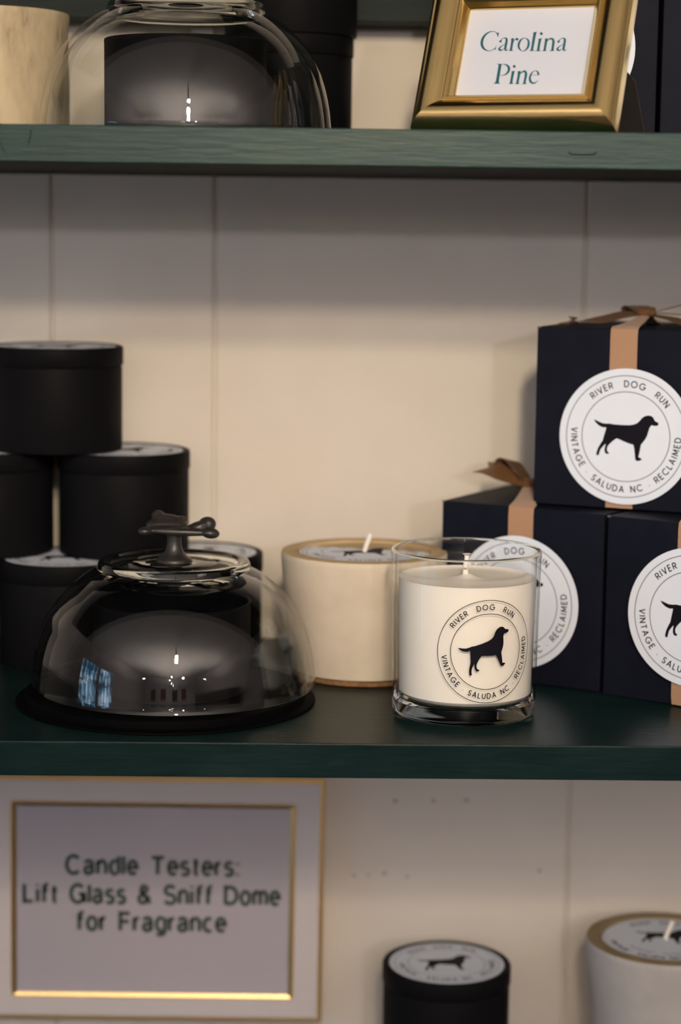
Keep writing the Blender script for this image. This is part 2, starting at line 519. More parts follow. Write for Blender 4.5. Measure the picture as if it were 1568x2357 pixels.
def slab(name, lo, hi, mat):
    return structure(mesh_obj(name, box_bm(lo, hi), mat))
slab('floor', (-2.4, -6.2, -1.34), (2.6, WALL_Y, -1.30), M['floor'])
slab('ceiling', (-2.4, -6.2, 1.28), (2.6, WALL_Y, 1.32), M['ceiling'])
slab('wall_right', (2.6, -6.2, -1.3), (2.64, WALL_Y, 1.3), M['room'])
slab('wall_front', (-2.4, -6.24, -1.3), (2.6, -6.2, 1.3), M['room'])
slab('wall_left', (-2.44, -6.2, -1.3), (-2.4, WALL_Y, 1.3), M['room'])
for n, (ya, yb) in enumerate(((-0.45, -1.05), (-1.35, -1.95))):
    w = structure(mesh_obj('window_%d' % (n+1), box_bm((-2.4, yb, -0.55), (-2.385, ya, 0.55)), M['daylight']))
    bm = bmesh.new()
    for a, b in ((ya, ya+.05), (yb-.05, yb)): add_box(bm, (-2.4, a, -.6), (-2.36, b, .6))
    for a, b in ((-.6, -.55), (.55, .6), (.1, .13)): add_box(bm, (-2.4, yb, a), (-2.36, ya, b))
    ym = (ya+yb)/2
    add_box(bm, (-2.4, ym-.012, -.55), (-2.362, ym+.012, .55))
    f = mesh_obj('window_frame', bm, M['white_wood'], w)

# shelves
def shelf(name, z, mat, label, crack=False):
    bm = box_bm((-0.62, 0, z-SHELF_T), (0.66, WALL_Y-0.0005, z), 0.0007, 2)
    if crack:
        for pts in ([(-.1527,.0),(-.1545,-.004),(-.1543,-.0065),(-.1515,-.012),(-.1502,-.0145)], [(-.1375,-.003),(-.138,-.006),(-.139,-.010)], [(-.156,-.0052),(-.1543,-.0058)]):
            for (ax, az), (bx_, bz) in zip(pts, pts[1:]):
                vs = [bm.verts.new(p) for p in ((ax-.0004, -.00012, z+az), (ax+.0004, -.00012, z+az), (bx_+.0002, -.00012, z+bz), (bx_-.0002, -.00012, z+bz))]
                bm.faces.new(vs).material_index = 1
    bm.normal_update()
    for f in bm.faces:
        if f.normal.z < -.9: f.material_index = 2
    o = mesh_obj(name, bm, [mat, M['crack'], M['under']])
    return tag(o, label, 'shelf')
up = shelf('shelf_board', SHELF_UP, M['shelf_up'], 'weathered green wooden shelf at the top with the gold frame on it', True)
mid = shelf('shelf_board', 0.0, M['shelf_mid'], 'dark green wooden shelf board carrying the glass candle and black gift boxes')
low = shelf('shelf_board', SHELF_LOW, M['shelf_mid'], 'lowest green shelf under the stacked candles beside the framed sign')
bm = bmesh.new()
tube(bm, [(.1283, .002, .3020), (.1281, -.0004, .3018), (.1285, -.0006, .3009), (.1320, -.0007, .3006), (.1370, -.0007, .3006), (.1408, -.0006, .3008), (.1417, -.0004, .3018), (.1417, .002, .3020)], .00028, 8)
o = mesh_obj('staple', bm, M['staple'], up, 60)
o['label'] = 'bent dark wire staple'
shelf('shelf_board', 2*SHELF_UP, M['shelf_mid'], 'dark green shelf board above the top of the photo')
# green rail on the wall above the upper shelf
rail = mesh_obj('wall_rail', box_bm((-0.62, WALL_Y-.030, .3860), (0.66, WALL_Y-.0005, .47), .001), M['rail'])
tag(rail, 'dark green wooden rail fixed to the wall above the top shelf', 'rail')

# ------------------------------------------------------------------ things: tins
TIN_R, TIN_H = 0.0405, 0.0632
TINS = 'stacked black candle tins'
def tin_parts(t, lid=True, label_rot=0.0):
    r = TIN_R-.0007
    hb = TIN_H-.0118
    lathe_obj('body', [(0, 0), (r-.0012, 0), (r-.0003, .0004), (r, .0014), (r, hb-.001), (r-.0004, hb), (0, hb)], M['tin'], t, 96, 40)
    if lid:
        R, z0, z1 = TIN_R, hb+.0004, TIN_H
        lathe_obj('lid', [(0, z0), (R-.0004, z0), (R, z0+.0005), (R, z1-.0012), (R-.0004, z1-.0003), (R-.0012, z1), (R-.0026, z1-.0001), (R-.0032, z1-.0008), (0, z1-.0008)], M['tin'], t, 96, 40)
        F = Flat()
        F.disc(.0362, 0, 0)
        emblem(F, .0330, 2, 1, label_rot)
        o = F.build(lambda u, v, n: Vector((u, v, TIN_H-.0006+n)), [M['paper'], M['ink'], M['grey_ink']], 'label_sticker', t)
        o['label'] = 'round white paper label with black dog emblem'

def tin(x, y, z, label, group, rot=0.0):
    t = thing('candle_tin', label, 'candle tin', (x, y, z), 0, group)
    tin_parts(t, True, rot)
    return t
def copy_thing(src, loc, label, rz=0.0, group=None):
    r = src.copy(); col.objects.link(r)
    r.location = loc; r.rotation_euler = (0, 0, rz)
    r['label'] = label
    if group: r['group'] = group
    for ch in src.children:
        c = ch.copy(); col.objects.link(c); c.parent = r
        for g in ch.children:
            d = g.copy(); col.objects.link(d); d.parent = c
    return r
tin0 = tin(-.1534, .2255, 2*TIN_H, 'black candle tin on top of the stack at the left', TINS)
G = .00005
copy_thing(tin0, (-.1124, .2255, TIN_H), 'black lidded tin under the top tin, behind the knob of the glass dome', .1)
copy_thing(tin0, (-.1960, .2255, TIN_H), 'black lidded tin in the middle row, cut off by the left edge of the photo', -.2)
copy_thing(tin0, (-.1465, .2015, 0), 'bottom black tin whose white lid label shows just left of the dome', .05)
copy_thing(tin0, (-.0672, .2270, 0), 'black tin behind the dome, its lid and right edge showing beside the beige concrete candle', .3)
copy_thing(tin0, (-.2400, .205, 0), 'black tin in the bottom row beyond the left edge of the photo')
UPT = 'black tins on the top shelf'
copy_thing(tin0, (-.0150, .2275, SHELF_UP), 'lower black tin behind the right side of the upper glass dome', .4, UPT)
copy_thing(tin0, (-.0124, .2275, SHELF_UP+TIN_H), 'upper black tin of the pair behind the upper glass dome', .2, UPT)
LOWT = 'black tins on the lowest shelf'
copy_thing(tin0, (.0915, .2100, SHELF_LOW+TIN_H), 'black tin with grey dog label seen from above below the middle shelf', -.02, LOWT)
copy_thing(tin0, (.0915, .2100, SHELF_LOW), 'black tin underneath the dog-label tin on the lowest shelf', .1, LOWT)

# ------------------------------------------------------------------ glass cloches with tins inside
def dome_parts(t):
    outer = [(.0772, .0), (.0786, .0001), (.0795, .0008), (.0799, .0022), (.0797, .0042), (.0794, .0072), (.0788, .013), (.0777, .0195), (.0762, .026), (.0740, .0330), (.0706, .0403), (.0662, .0470), (.0612, .0528), (.0556, .0580), (.0505, .0620), (.0465, .0644), (.0443, .0655)]
    flange = [(.0434, .0660), (.0430, .0668), (.0424, .0694), (.0417, .0705), (.0405, .0710), (.0388, .0710), (.0372, .0706), (.0362, .0697), (.0350, .0694), (.0243, .0694), (.0240, .0691), (.0234, .0691), (.0231, .0694), (.012, .0694), (0, .0694)]
    inner = [(0, .0640), (.015, .0640), (.030, .0634), (.038, .0622), (.0430, .0604), (.0475, .0586), (.0535, .0545), (.0588, .0497), (.0636, .0441), (.0678, .0376), (.0710, .0308), (.0731, .0245), (.0745, .0185), (.0755, .012), (.0761, .006), (.0765, .0015)]
    prof = outer+flange+inner
    no, nf = len(outer), len(flange)
    mis = [0]*no + [1]*(nf-1) + [1, 1, 1, 1] + [0]*(len(inner)-4)
    mis = mis[:len(prof)]
    while len(mis) < len(prof): mis.append(0)
    bm = bmesh.new()
    lathe(bm, prof, 160, 0, True, mis)
    o = mesh_obj('glass_cover', bm, [M['glass_wall'], M['glass']], t, 50)
    o['label'] = 'clear glass bowl turned upside down'
    # knob: foot and stem, then the cast animal-shaped grip
    lathe_obj('knob_stem', [(0, .0692), (.0094, .0692), (.0101, .0697), (.0102, .0706), (.0096, .0718), (.0072, .0733), (.0054, .0752), (.0043, .0780), (.0039, .0810), (.0040, .0836), (.0046, .0852), (.0050, .0862), (0, .0866)], M['iron'], t, 48, 40)['label'] = 'black iron knob foot and stem'
    bm = bmesh.new()
    def blob(c, r, rz=0.0, ry=0.0):
        rr = bmesh.ops.create_uvsphere(bm, u_segments=20, v_segments=12, radius=1.0)
        mt = Matrix.Translation(c) @ Matrix.Rotation(rz, 4, 'Z') @ Matrix.Rotation(ry, 4, 'Y') @ Matrix.Diagonal((*r, 1))
        bmesh.ops.transform(bm, matrix=mt, verts=rr['verts'])
    blob((.0035, -.0045, .0874), (.0200, .0036, .0024), 0.0, 0.03)       # straight front bar
    blob((-.004, -.0035, .0878), (.0130, .0040, .0024))
    blob((.0205, -.0050, .0868), (.0052, .0042, .0031), 0.2, .1)         # front right tip
    blob((.0182, .0015, .0908), (.0052, .0046, .0044), -.3, -.2)         # raised right lobe
    blob((.0125, -.0005, .0894), (.0085, .0048, .0030), .1, -.38)
    blob((-.0160, -.0060, .0876), (.0040, .0032, .0024), .2)             # front left tip
    blob((-.0045, .0045, .0898), (.0120, .0078, .0046), .15)             # rounded back
    blob((-.0030, .0055, .0918), (.0100, .0050, .0040), .1, .18)
    add_box(bm, (-.0128, .0030, .0896), (-.0060, .0090, .0950), 0, .0012, 2)
    blob((-.0095, .0070, .0948), (.0038, .0036, .0030), .4)              # upper back lobe
    add_box(bm, (-.0050, .0050, .0905), (.0064, .0086, .0946), 0, .0012, 2)
    o = mesh_obj('knob_grip', bm, M['iron'], t, 60)
    md = o.modifiers.new('remesh', 'REMESH'); md.mode = 'VOXEL'; md.voxel_size = 0.0005; md.use_smooth_shade = True
    sm = o.modifiers.new('smooth', 'SMOOTH'); sm.iterations = 6
    o['label'] = 'black cast iron grip with rounded lobes'

def dome(x, y, z, label):
    t = thing('glass_dome', label, 'glass dome', (x, y, z), 0, 'glass cloches over candle tins')
    dome_parts(t)
    return t
def inner_tin(x, y, z, label):
    t = thing('open_candle_tin', label, 'candle tin', (x, y, z), 0, 'open tins under glass domes')
    r, h = .0437, .0498
    lathe_obj('body', [(0, 0), (r-.0018, 0), (r-.0005, .0005), (r, .0018), (r, h-.0022), (r+.0002, h-.0012), (r, h-.0003), (r-.0006, h), (r-.0014, h-.0006), (r-.0014, .012), (0, .012)], M['tin'], t, 128, 40)
    lathe_obj('wax', [(0, .0122), (r-.0016, .0122), (r-.0016, .0360), (r-.0024, .0356), (0, .0350)], M['tin'], t, 64, 40)
    return t
def tray(x, y, z, label):
    o = lathe_obj('round_tray', [(0, 0), (.0832, 0), (.0836, .0004), (.0834, .0012), (.0826, .0015), (.0790, .0015), (.0784, .0020), (.0782, .0056), (.0778, .0061), (0, .0061)], M['plate'], None, 160, 40, loc=(x, y, z))
    return tag(o, label, 'tray', None)
tray(-.0775, .0955, 0.0002, 'round black tray under the glass dome with the black knob')
inner_tin(-.0742, .098, .0065, 'open black tin inside the glass dome with the black knob')
inner_tin(-.0676, .101, SHELF_UP+.0003, 'open black tin inside the upper glass dome cut by the top of the photo')
d0 = dome(-.0737, .1055, .0068, 'clear glass dome with black knob beside the glass jar candle')
copy_thing(d0, (-.0682, .112, SHELF_UP+.0003), 'clear glass dome on the top shelf, its top cut off by the photo')

# ------------------------------------------------------------------ glass jar candle
def jar_candle():
    t = thing('glass_candle', 'cream candle in a clear glass jar printed with a black dog emblem', 'candle', (.0875, .0734, 0.0002))
    H, rt, rb = .0907, .0410, .0393
    def ro(z): return rb+(rt-rb)*z/H
    w = .0022
    # walls (window-style) over a thick solid foot
    outer = [(rb-.0030, .0), (rb-.0010, .0008), (rb, .0030), (ro(.0085), .0085)]
    wall_o = [(ro(z), z) for z in (.02, .04, .06, .08, H-.0040, H-.0012)]
    lip = [(rt-.0004, H-.0003), (rt-.0011, H), (rt-.0018, H-.0003), (rt-w, H-.0012)]
    wall_i = [(ro(z)-w, z) for z in (H-.0040, .0755, .06, .04, .02, .0105)]
    foot_in = [(rb-.0032, .0088), (rb-.008, .0078), (0, .0074)]
    bottom = [(0, .0016), (rb-.010, .0014), (rb-.0065, .0004)]
    prof = outer+wall_o+lip+wall_i+foot_in+bottom
    n1 = len(outer); n2 = n1+len(wall_o)+len(lip)+len(wall_i)
    mis = [1]*(n1-1) + [0]*(n2-n1) + [1]*(len(foot_in)+len(bottom)+1)
    bm = bmesh.new()
    lathe(bm, prof[:-3]+bottom, 160, 0, False, mis)
    # close the foot underneath
    bm2 = bmesh.new(); bm.free(); bm2.free()
    bm = bmesh.new()
    full = [(0, .0016), (rb-.010, .0014), (rb-.0065, .0004)]+outer+wall_o+lip+wall_i+foot_in
    ms = [1, 1, 1]+[1]*(n1-1)+[0]*len(wall_o)+[1]*len(lip)+[0, 0]+[2]*(len(wall_i)-2)+[1]*3
    lathe(bm, full, 160, 0, False, ms)
    o = mesh_obj('glass_jar', bm, [M['jar_wall'], M['glass'], M['wet_glass']], t, 45)
    o['label'] = 'clear straight-sided glass jar with thick base'
    zt = .0752
    prof = [(0, .0090), (rb-.010, .0094), (rb-.0050, .0104), (rb-.0030, .0125), (ro(.02)-w-.0012, .02), (ro(.05)-w-.0012, .05), (ro(zt)-w-.0012, zt), (ro(zt)-w-.0016, zt-.0004), (.030, zt-.0012), (.012, zt-.0011), (.005, zt-.0002), (.0022, zt+.0014), (0, zt+.0016)]
    o = lathe_obj('wax', prof, M['wax'], t, 128, 40, loc=(.0007, 0, 0)); o['label'] = 'cream coloured wax fill'
    bm = bmesh.new()
    tube(bm, catmull([(-.0002, 0, zt+.001), (-.0004, 0, zt+.005), (.0001, 0, zt+.009), (.0003, 0, zt+.0113), (.0003, 0, zt+.0125)], 4), [.0017]*3+[.00135]*5+[.00125]*4+[.0015]*3+[.0023, .0024], 12)
    o = mesh_obj('wick', bm, M['wick'], t, 50); o['label'] = 'white cotton wick'
    F = Flat()
    R0 = .02775
    emblem(F, R0, 0, 0, 2.5, .013, .0165, 19)
    zc, a_c = .0415, math.radians(-90+13.6)
    def place(u, v, n):
        z = zc+v
        r = ro(z)+.00015
        a = a_c+u/rt
        return Vector((r*math.cos(a), r*math.sin(a), z))
    o = F.build(place, [M['ink']], 'printed_emblem', t, (-.030, .030, 60))
    o['label'] = 'black printed ring of lettering around a standing dog'
jar_candle()

# ------------------------------------------------------------------ concrete candles
def concrete_candle(x, y, z, label, wick_tilt, cut, group, base_r=.0425, H=.0735, body='concrete', rot=0.0, cork=True, rim='concrete_rim'):
    t = thing('concrete_candle', label, 'candle', (x, y, z), 0, group)
    R = .0496
    zb = .0028 if cork else 0.0
    if cork:
        lathe_obj('cork_pad', [(0, 0), (base_r-.001, 0), (base_r-.0005, .0004), (base_r-.0005, zb), (0, zb)], M['cork'], t, 64, 40)['label'] = 'brown cork pad'
    prof = [(0, zb), (base_r-.0015, zb), (base_r, zb+.001), (base_r+(R-base_r)*.35, H*.35), (R-.0012, H*.8), (R-.0004, H-.004), (R-.0003, H-.0016), (R-.0008, H-.0003), (R-.002, H), (.0402, H), (.0398, H-.0006), (.0396, H-.006), (0, H-.006)]
    mis = [0]*6+[0, 1, 1, 1, 1, 1]
    bm = bmesh.new(); lathe(bm, prof, 128, 0, False, mis)
    o = mesh_obj('vessel', bm, [M[body], M[rim]], t, 45)
    lathe_obj('wax', [(0, H-.0058), (.0392, H-.0058), (.0392, H-.0018), (0, H-.0016)], M['concrete_rim'] if cut else M['wax'], t, 96, 40)
    F = Flat()
    R1 = .0384
    n = 90
    pts = []
    for k in range(n):
        a = 2*PI*k/n
        u, v = R1*math.cos(a), R1*math.sin(a)
        if cut:
            lim = .018-.30*(u+.02)+.002*math.sin(u*600)
            if v > lim: v = lim
        pts.append((u, v))
    F.poly(pts, 0, 0)
    if cut:
        F.ring(.0366, .0370, 2, 1)
        F.polys = [p for p in F.polys if p[2] == 0 or all(q[1] < .016-.30*(q[0]+.02) for q in p[0])]
        G2 = Flat(); emblem(G2, .0345, 2, 1, rot, tw=.016)
        F.polys += [p for p in G2.polys if len(p[0]) > 4 or all(q[1] < .014-.30*(q[0]+.02) for q in p[0])]
    else:
        ring_text(F, 'RIVER  DOG  RUN', 135, 45, .0315, .0042, True, 1, .0007, rot)
        ring_text(F, 'VINTAGE . SALUDA NC . RECLAIMED', 195, 345, .0330, .0034, False, 1, .0007, rot)
        for k, (r0, a0, a1) in enumerate(((.026, 205, 245), (.026, 258, 300))):
            F.stroke([(r0*math.cos(math.radians(a0+(a1-a0)*i/10)), r0*math.sin(math.radians(a0+(a1-a0)*i/10))+.0012*math.sin(i*2.2), .0006) for i in range(11)], 2)
        G2 = Flat(); emblem(G2, .0330, 2, 1, rot)
        for p, mi, l in G2.polys:
            if len(p) > 4: F.poly([(a+.001, b+.006) for a, b in p], 1)
    zl = H-.0012
    o = F.build(lambda u, v, nn: Vector((u, v, zl+nn)), [M['paper'], M['ink'], M['grey_ink']], 'label_sticker', t)
    o['label'] = 'round white paper label with dog emblem'
    bm = bmesh.new()
    wx, wy = wick_tilt
    tube(bm, [(0, 0, H-.001), (wx*.5, wy*.5, H+.0045), (wx, wy, H+.0098)], [.0016, .0016, .0017], 10)
    o = mesh_obj('wick', bm, M['wick'], t, 50); o['label'] = 'white cotton wick'
    return t
CG = 'concrete vessel candles'
concrete_candle(.0346, .1705, 0.0002, 'beige concrete candle with cork pad between the glass dome and the glass jar', (.0036, .001), True, CG, rot=8)
concrete_candle(.2282, .2055, SHELF_LOW+.0705, 'grey concrete candle with brown rim and white label cut by the lower right corner', (.0050, .003), False, CG, rot=-12, cork=True, H=.0745, body='concrete_grey', rim='rim_dark')
concrete_candle(.2282, .2055, SHELF_LOW+.0002, 'concrete candle under the labelled one on the lowest shelf', (.002, .001), False, CG, rot=5, H=.0600, body='concrete_grey', rim='rim_dark')
concrete_candle(-.1905, .195, SHELF_UP+.0002, 'streaked cream concrete candle left of the upper glass dome', (.002, .001), False, CG, base_r=.0490, H=.0720, body='pillar')

# ------------------------------------------------------------------ gift boxes with ribbon and round sticker
BOX = .1032
RW = .0079          # half ribbon width
def strip(bm, pts, widths, thick=.00035, wdir=None, v0=0.0):
    """ribbon: pts centre line, widths half-widths, wdir width directions"""
    uvl = bm.loops.layers.uv.verify()
    pts = [Vector(p) for p in pts]
    n = len(pts)
    ds = [0.0]
    for a, b in zip(pts, pts[1:]): ds.append(ds[-1]+(b-a).length)
    rows = []
    for i, p in enumerate(pts):
        tdir = (pts[min(i+1, n-1)]-pts[max(i-1, 0)]).normalized()
        w = Vector(wdir[i] if isinstance(wdir[0], (tuple, list, Vector)) else wdir)
        w = (w - tdir*w.dot(tdir)).normalized()
        nn = tdir.cross(w)*thick/2
        h = widths[i] if isinstance(widths, (list, tuple)) else widths
        rows.append([bm.verts.new(p+w*h+nn), bm.verts.new(p-w*h+nn), bm.verts.new(p-w*h-nn), bm.verts.new(p+w*h-nn)])
    us = (0.0, 1.0, 1.0, 0.0)
    for i in range(n-1):
        for k in range(4):
            k2 = (k+1) % 4
            f = bm.faces.new((rows[i][k], rows[i][k2], rows[i+1][k2], rows[i+1][k]))
            for lp, (kk, ii) in zip(f.loops, ((k, i), (k2, i), (k2, i+1), (k, i+1))):
                lp[uvl].uv = (us[kk]*.016, v0+ds[ii])
    for r in (rows[0], rows[-1]): bm.faces.new(r)
    return rows

def swallow_tail(bm, p, along, w, h, L=.006):
    """notched ribbon end: two small points past p"""
    p, along, w = Vector(p), Vector(along).normalized(), Vector(w).normalized()
    nn = along.cross(w)*.00017
    for s in (-1, 1):
        a, b, c = p, p+w*h*s, p+w*h*s+along*L
        top = [bm.verts.new(q+nn) for q in (a, b, c)]
        bot = [bm.verts.new(q-nn) for q in (a, b, c)]
        bm.faces.new(top); bm.faces.new(bot[::-1])
        for i in range(3): bm.faces.new((top[i], top[(i+1) % 3], bot[(i+1) % 3], bot[i]))

def gift_box(x, y, z, th, label, knot=(0.0, 0.0), sticker_rot=0.0, st_dx=0.0, st_dz=0.0, bow=None, bulge=0.0, S_=BOX):
    """(x, y) = front left bottom corner, th = turn to the left"""
    c, s = math.cos(th), math.sin(th)
    cx = x+c*S_/2+s*S_/2; cy = y-s*S_/2+c*S_/2
    t = thing('gift_box', label, 'gift box', (cx, cy, z), -th, 'navy gift boxes with ribbon and sticker')
    h = S_/2
    bm = box_bm((-h, -h, 0), (h, h, S_), .0006, 2)
    # lid flap line under the top edge at the front left corner
    add_box(bm, (-h-.0002, -h-.0002, S_-.0007), (-h+.0018, -h+.0012, S_+.0001), 1)
    o = mesh_obj('box_body', bm, [M['box'], M['card_edge']], t)
    kx, ky = knot
    bm = bmesh.new()
    e = .0006
    kz = S_+.0065
    path = [(0, -h+.03, -.0001+e*.6), (0, -h+.004, -.0001+e*.6), (0, -h-e-bulge*.4, .0006), (0, -h-e-bulge, .006), (0, -h-e-bulge*1.1, .02), (0, -h-e-bulge*.6, .05), (0, -h-e-.0003, .085), (0, -h-e-.0004, S_-.004), (0, -h-.0004, S_), (0, -h+.002, S_+.0012)]
    xo = lambda k: (kx*k if kx else 0.0)
    w = [RW]*len(path)
    q = []
    m = 8
    for i in range(1, m+1):
        k = i/m
        q.append((kx*k, (-h+.002)+(ky+h-.002)*k, S_+.0012+(kz-S_-.0012)*k**1.3))
        w.append(RW-(RW-.0026)*k**.8)
    path += q
    strip(bm, path, w, wdir=(1, 0, 0))
    # back half
    pb = [(kx, ky, kz-.0006)]+[(kx*(1-k/6), ky+(h-ky)*k/6, S_+.0003+(kz-S_-.0010)*max(0, 1-k/2)) for k in range(1, 7)]+[(0, h+e, S_-.003), (0, h+e, .05), (0, h+e, .002)]
    strip(bm, pb, [.0026]+[.0026+(RW-.0026)*k/6 for k in range(1, 7)]+[RW]*3, wdir=(1, 0, 0))
    o = mesh_obj('ribbon', bm, M['ribbon'], t, 50); o['label'] = 'tan ribbed ribbon tied over the box'
    if bow:
        bm = bmesh.new()
        rr = bmesh.ops.create_uvsphere(bm, u_segments=20, v_segments=12, radius=1.0)
        bmesh.ops.transform(bm, matrix=Matrix.Translation((kx, ky, kz+.0005)) @ Matrix.Rotation(.3, 4, 'Z') @ Matrix.Diagonal((.0056, .0042, .0034, 1)), verts=rr['verts'])
        for i in range(3):
            strip(bm, [(kx-.003+.003*i, ky-.0046+.0092*k/8, kz+.0002+.0042*math.sin(PI*k/8)) for k in range(9)], .0016, wdir=(1, 0, 0))
        bow(bm, kx, ky, kz)
        o = mesh_obj('bow', bm, M['satin'], t, 60); o['label'] = 'brown-gold satin bow and tails'
    R = .0391
    F = Flat(); F.disc(R, 0, 0); emblem(F, R*.894, 2, 1, sticker_rot, .012, .0175)
    yy = -h-e-.0014-bulge*1.15
    zc = S_*.485+st_dz
    bmv = lambda u, v, n: Vector((st_dx+u, yy-n, zc+v))
    # paper disc thickness ring + print in one mesh
    for k in range(72):
        pass
    o = F.build(bmv, [M['paper'], M['ink'], M['grey_ink']], 'round_sticker', t)
    sd = o.modifiers.new('none', 'WEIGHTED_NORMAL') if False else None
    o['label'] = 'round white sticker with black dog emblem'
    return t

def bow_a(bm, kx, ky, kz):
    # long tail lying to the front left, with a notched end
    p = catmull([(kx-.003, ky, kz), (kx-.014, ky-.002, kz-.0004), (kx-.026, ky-.007, kz-.0034), (kx-.036, ky-.014, kz-.0048), (kx-.040, ky-.017, kz-.0042)], 6)
    n = len(p)
    strip(bm, p, [.003+(.0072-.003)*min(1, i/8) for i in range(n)], wdir=[(0.15, 1, .10+.25*math.sin(i/n*5)) for i in range(n)])
    swallow_tail(bm, p[-1], (-1, -.4, .1), (0.15, 1, .25), .0072)
    # loops
    for sx, sy, L in ((1, .25, .034), (-.55, .9, .026)):
        d = Vector((sx, sy, 0)).normalized()
        c = [(0, .0005), (.35, .006), (.75, .0115), (1.0, .0085), (1.02, .003), (.75, .0002), (.35, .0012), (0, .0012)]
        p = catmull([(kx+d.x*L*a, ky+d.y*L*a, kz+b*(.62 if sx > 0 else .38)) for a, b in c], 5)
        n = len(p)
        strip(bm, p, [.003+.0048*math.sin(PI*min(1, max(0, i/(n-1))))**.6 for i in range(n)], wdir=(-d.y, d.x, 0.0))
    p = catmull([(kx+.002, ky, kz), (kx+.016, ky-.012, kz-.001), (kx+.030, ky-.020, kz-.004)], 6)
    strip(bm, p, [.003+.0045*min(1, i/6) for i in range(len(p))], wdir=(.5, 1, 0))

def bow_b(bm, kx, ky, kz):
    d = Vector((-.94, .35, 0)).normalized()
    L = .021
    c = [(0, .0008), (.4, .0010), (.8, .0028), (1.0, .0075), (.95, .0125), (.7, .0135), (.3, .0075), (0, .0014)]
    p = catmull([(kx+d.x*L*a, ky+d.y*L*a, kz+b) for a, b in c], 6)
    n = len(p)
    strip(bm, p, [.003+.0052*math.sin(PI*i/(n-1))**.6 for i in range(n)], wdir=(-d.y, d.x, .25))
    p = catmull([(kx-.002, ky, kz+.001), (kx-.012, ky-.003, kz+.0052), (kx-.021, ky-.003, kz+.0082), (kx-.026, ky-.002, kz+.0092)], 6)
    n = len(p)
    strip(bm, p, [.003+.0046*min(1, i/8) for i in range(n)], wdir=[(0.25, 1, .38)]*n)
    swallow_tail(bm, p[-1], (-1, .1, .0), (0.25, 1, .38), .0076, .006)

gift_box(.0807, .1739, .0003, .5383, 'navy gift box behind the glass jar candle, lower left of the three', knot=(-.0180, -.004), sticker_rot=2, bow=bow_b, st_dx=-.001, st_dz=-.0025)
gift_box(.1707, .1167, .0003, .60, 'navy gift box at the lower right, cut off by the right edge', sticker_rot=-6, st_dx=.004, st_dz=.0015, bulge=.0022)
gift_box(.1328, .1593, BOX+.0012, .4035, 'navy gift box on top of the other two with the whole dog sticker', sticker_rot=-10.5, bow=bow_a, st_dx=.0030, st_dz=-.008)
gift_box(.0874, .110, SHELF_UP+.0003, 0.0, 'dark gift box standing behind the gold picture frame', sticker_rot=0, S_=.1016, st_dx=-.001)
gift_box(.1903, .104, SHELF_UP+.0003, 0.0, 'dark gift box at the right end of the top shelf beside another box', sticker_rot=4, S_=.1016)

# ------------------------------------------------------------------ gold frame with name card
def moulding(bm, w, h, prof, mi=0):
    """mitred frame; prof: list of (inset from outer edge, height); outer size w x h, lying in the XZ plane facing -Y, origin bottom left"""
    for side in range(4):
        cols = []
        for s, d in prof:
            cs = [(s, s), (w-s, s), (w-s, h-s), (s, h-s)]
            a, b = cs[side], cs[(side+1) % 4]
            cols.append((bm.verts.new((a[0], -d, a[1])), bm.verts.new((b[0], -d, b[1]))))
        for (a0, a1), (b0, b1) in zip(cols, cols[1:]):
            f = bm.faces.new((a0, a1, b1, b0)); f.material_index = mi

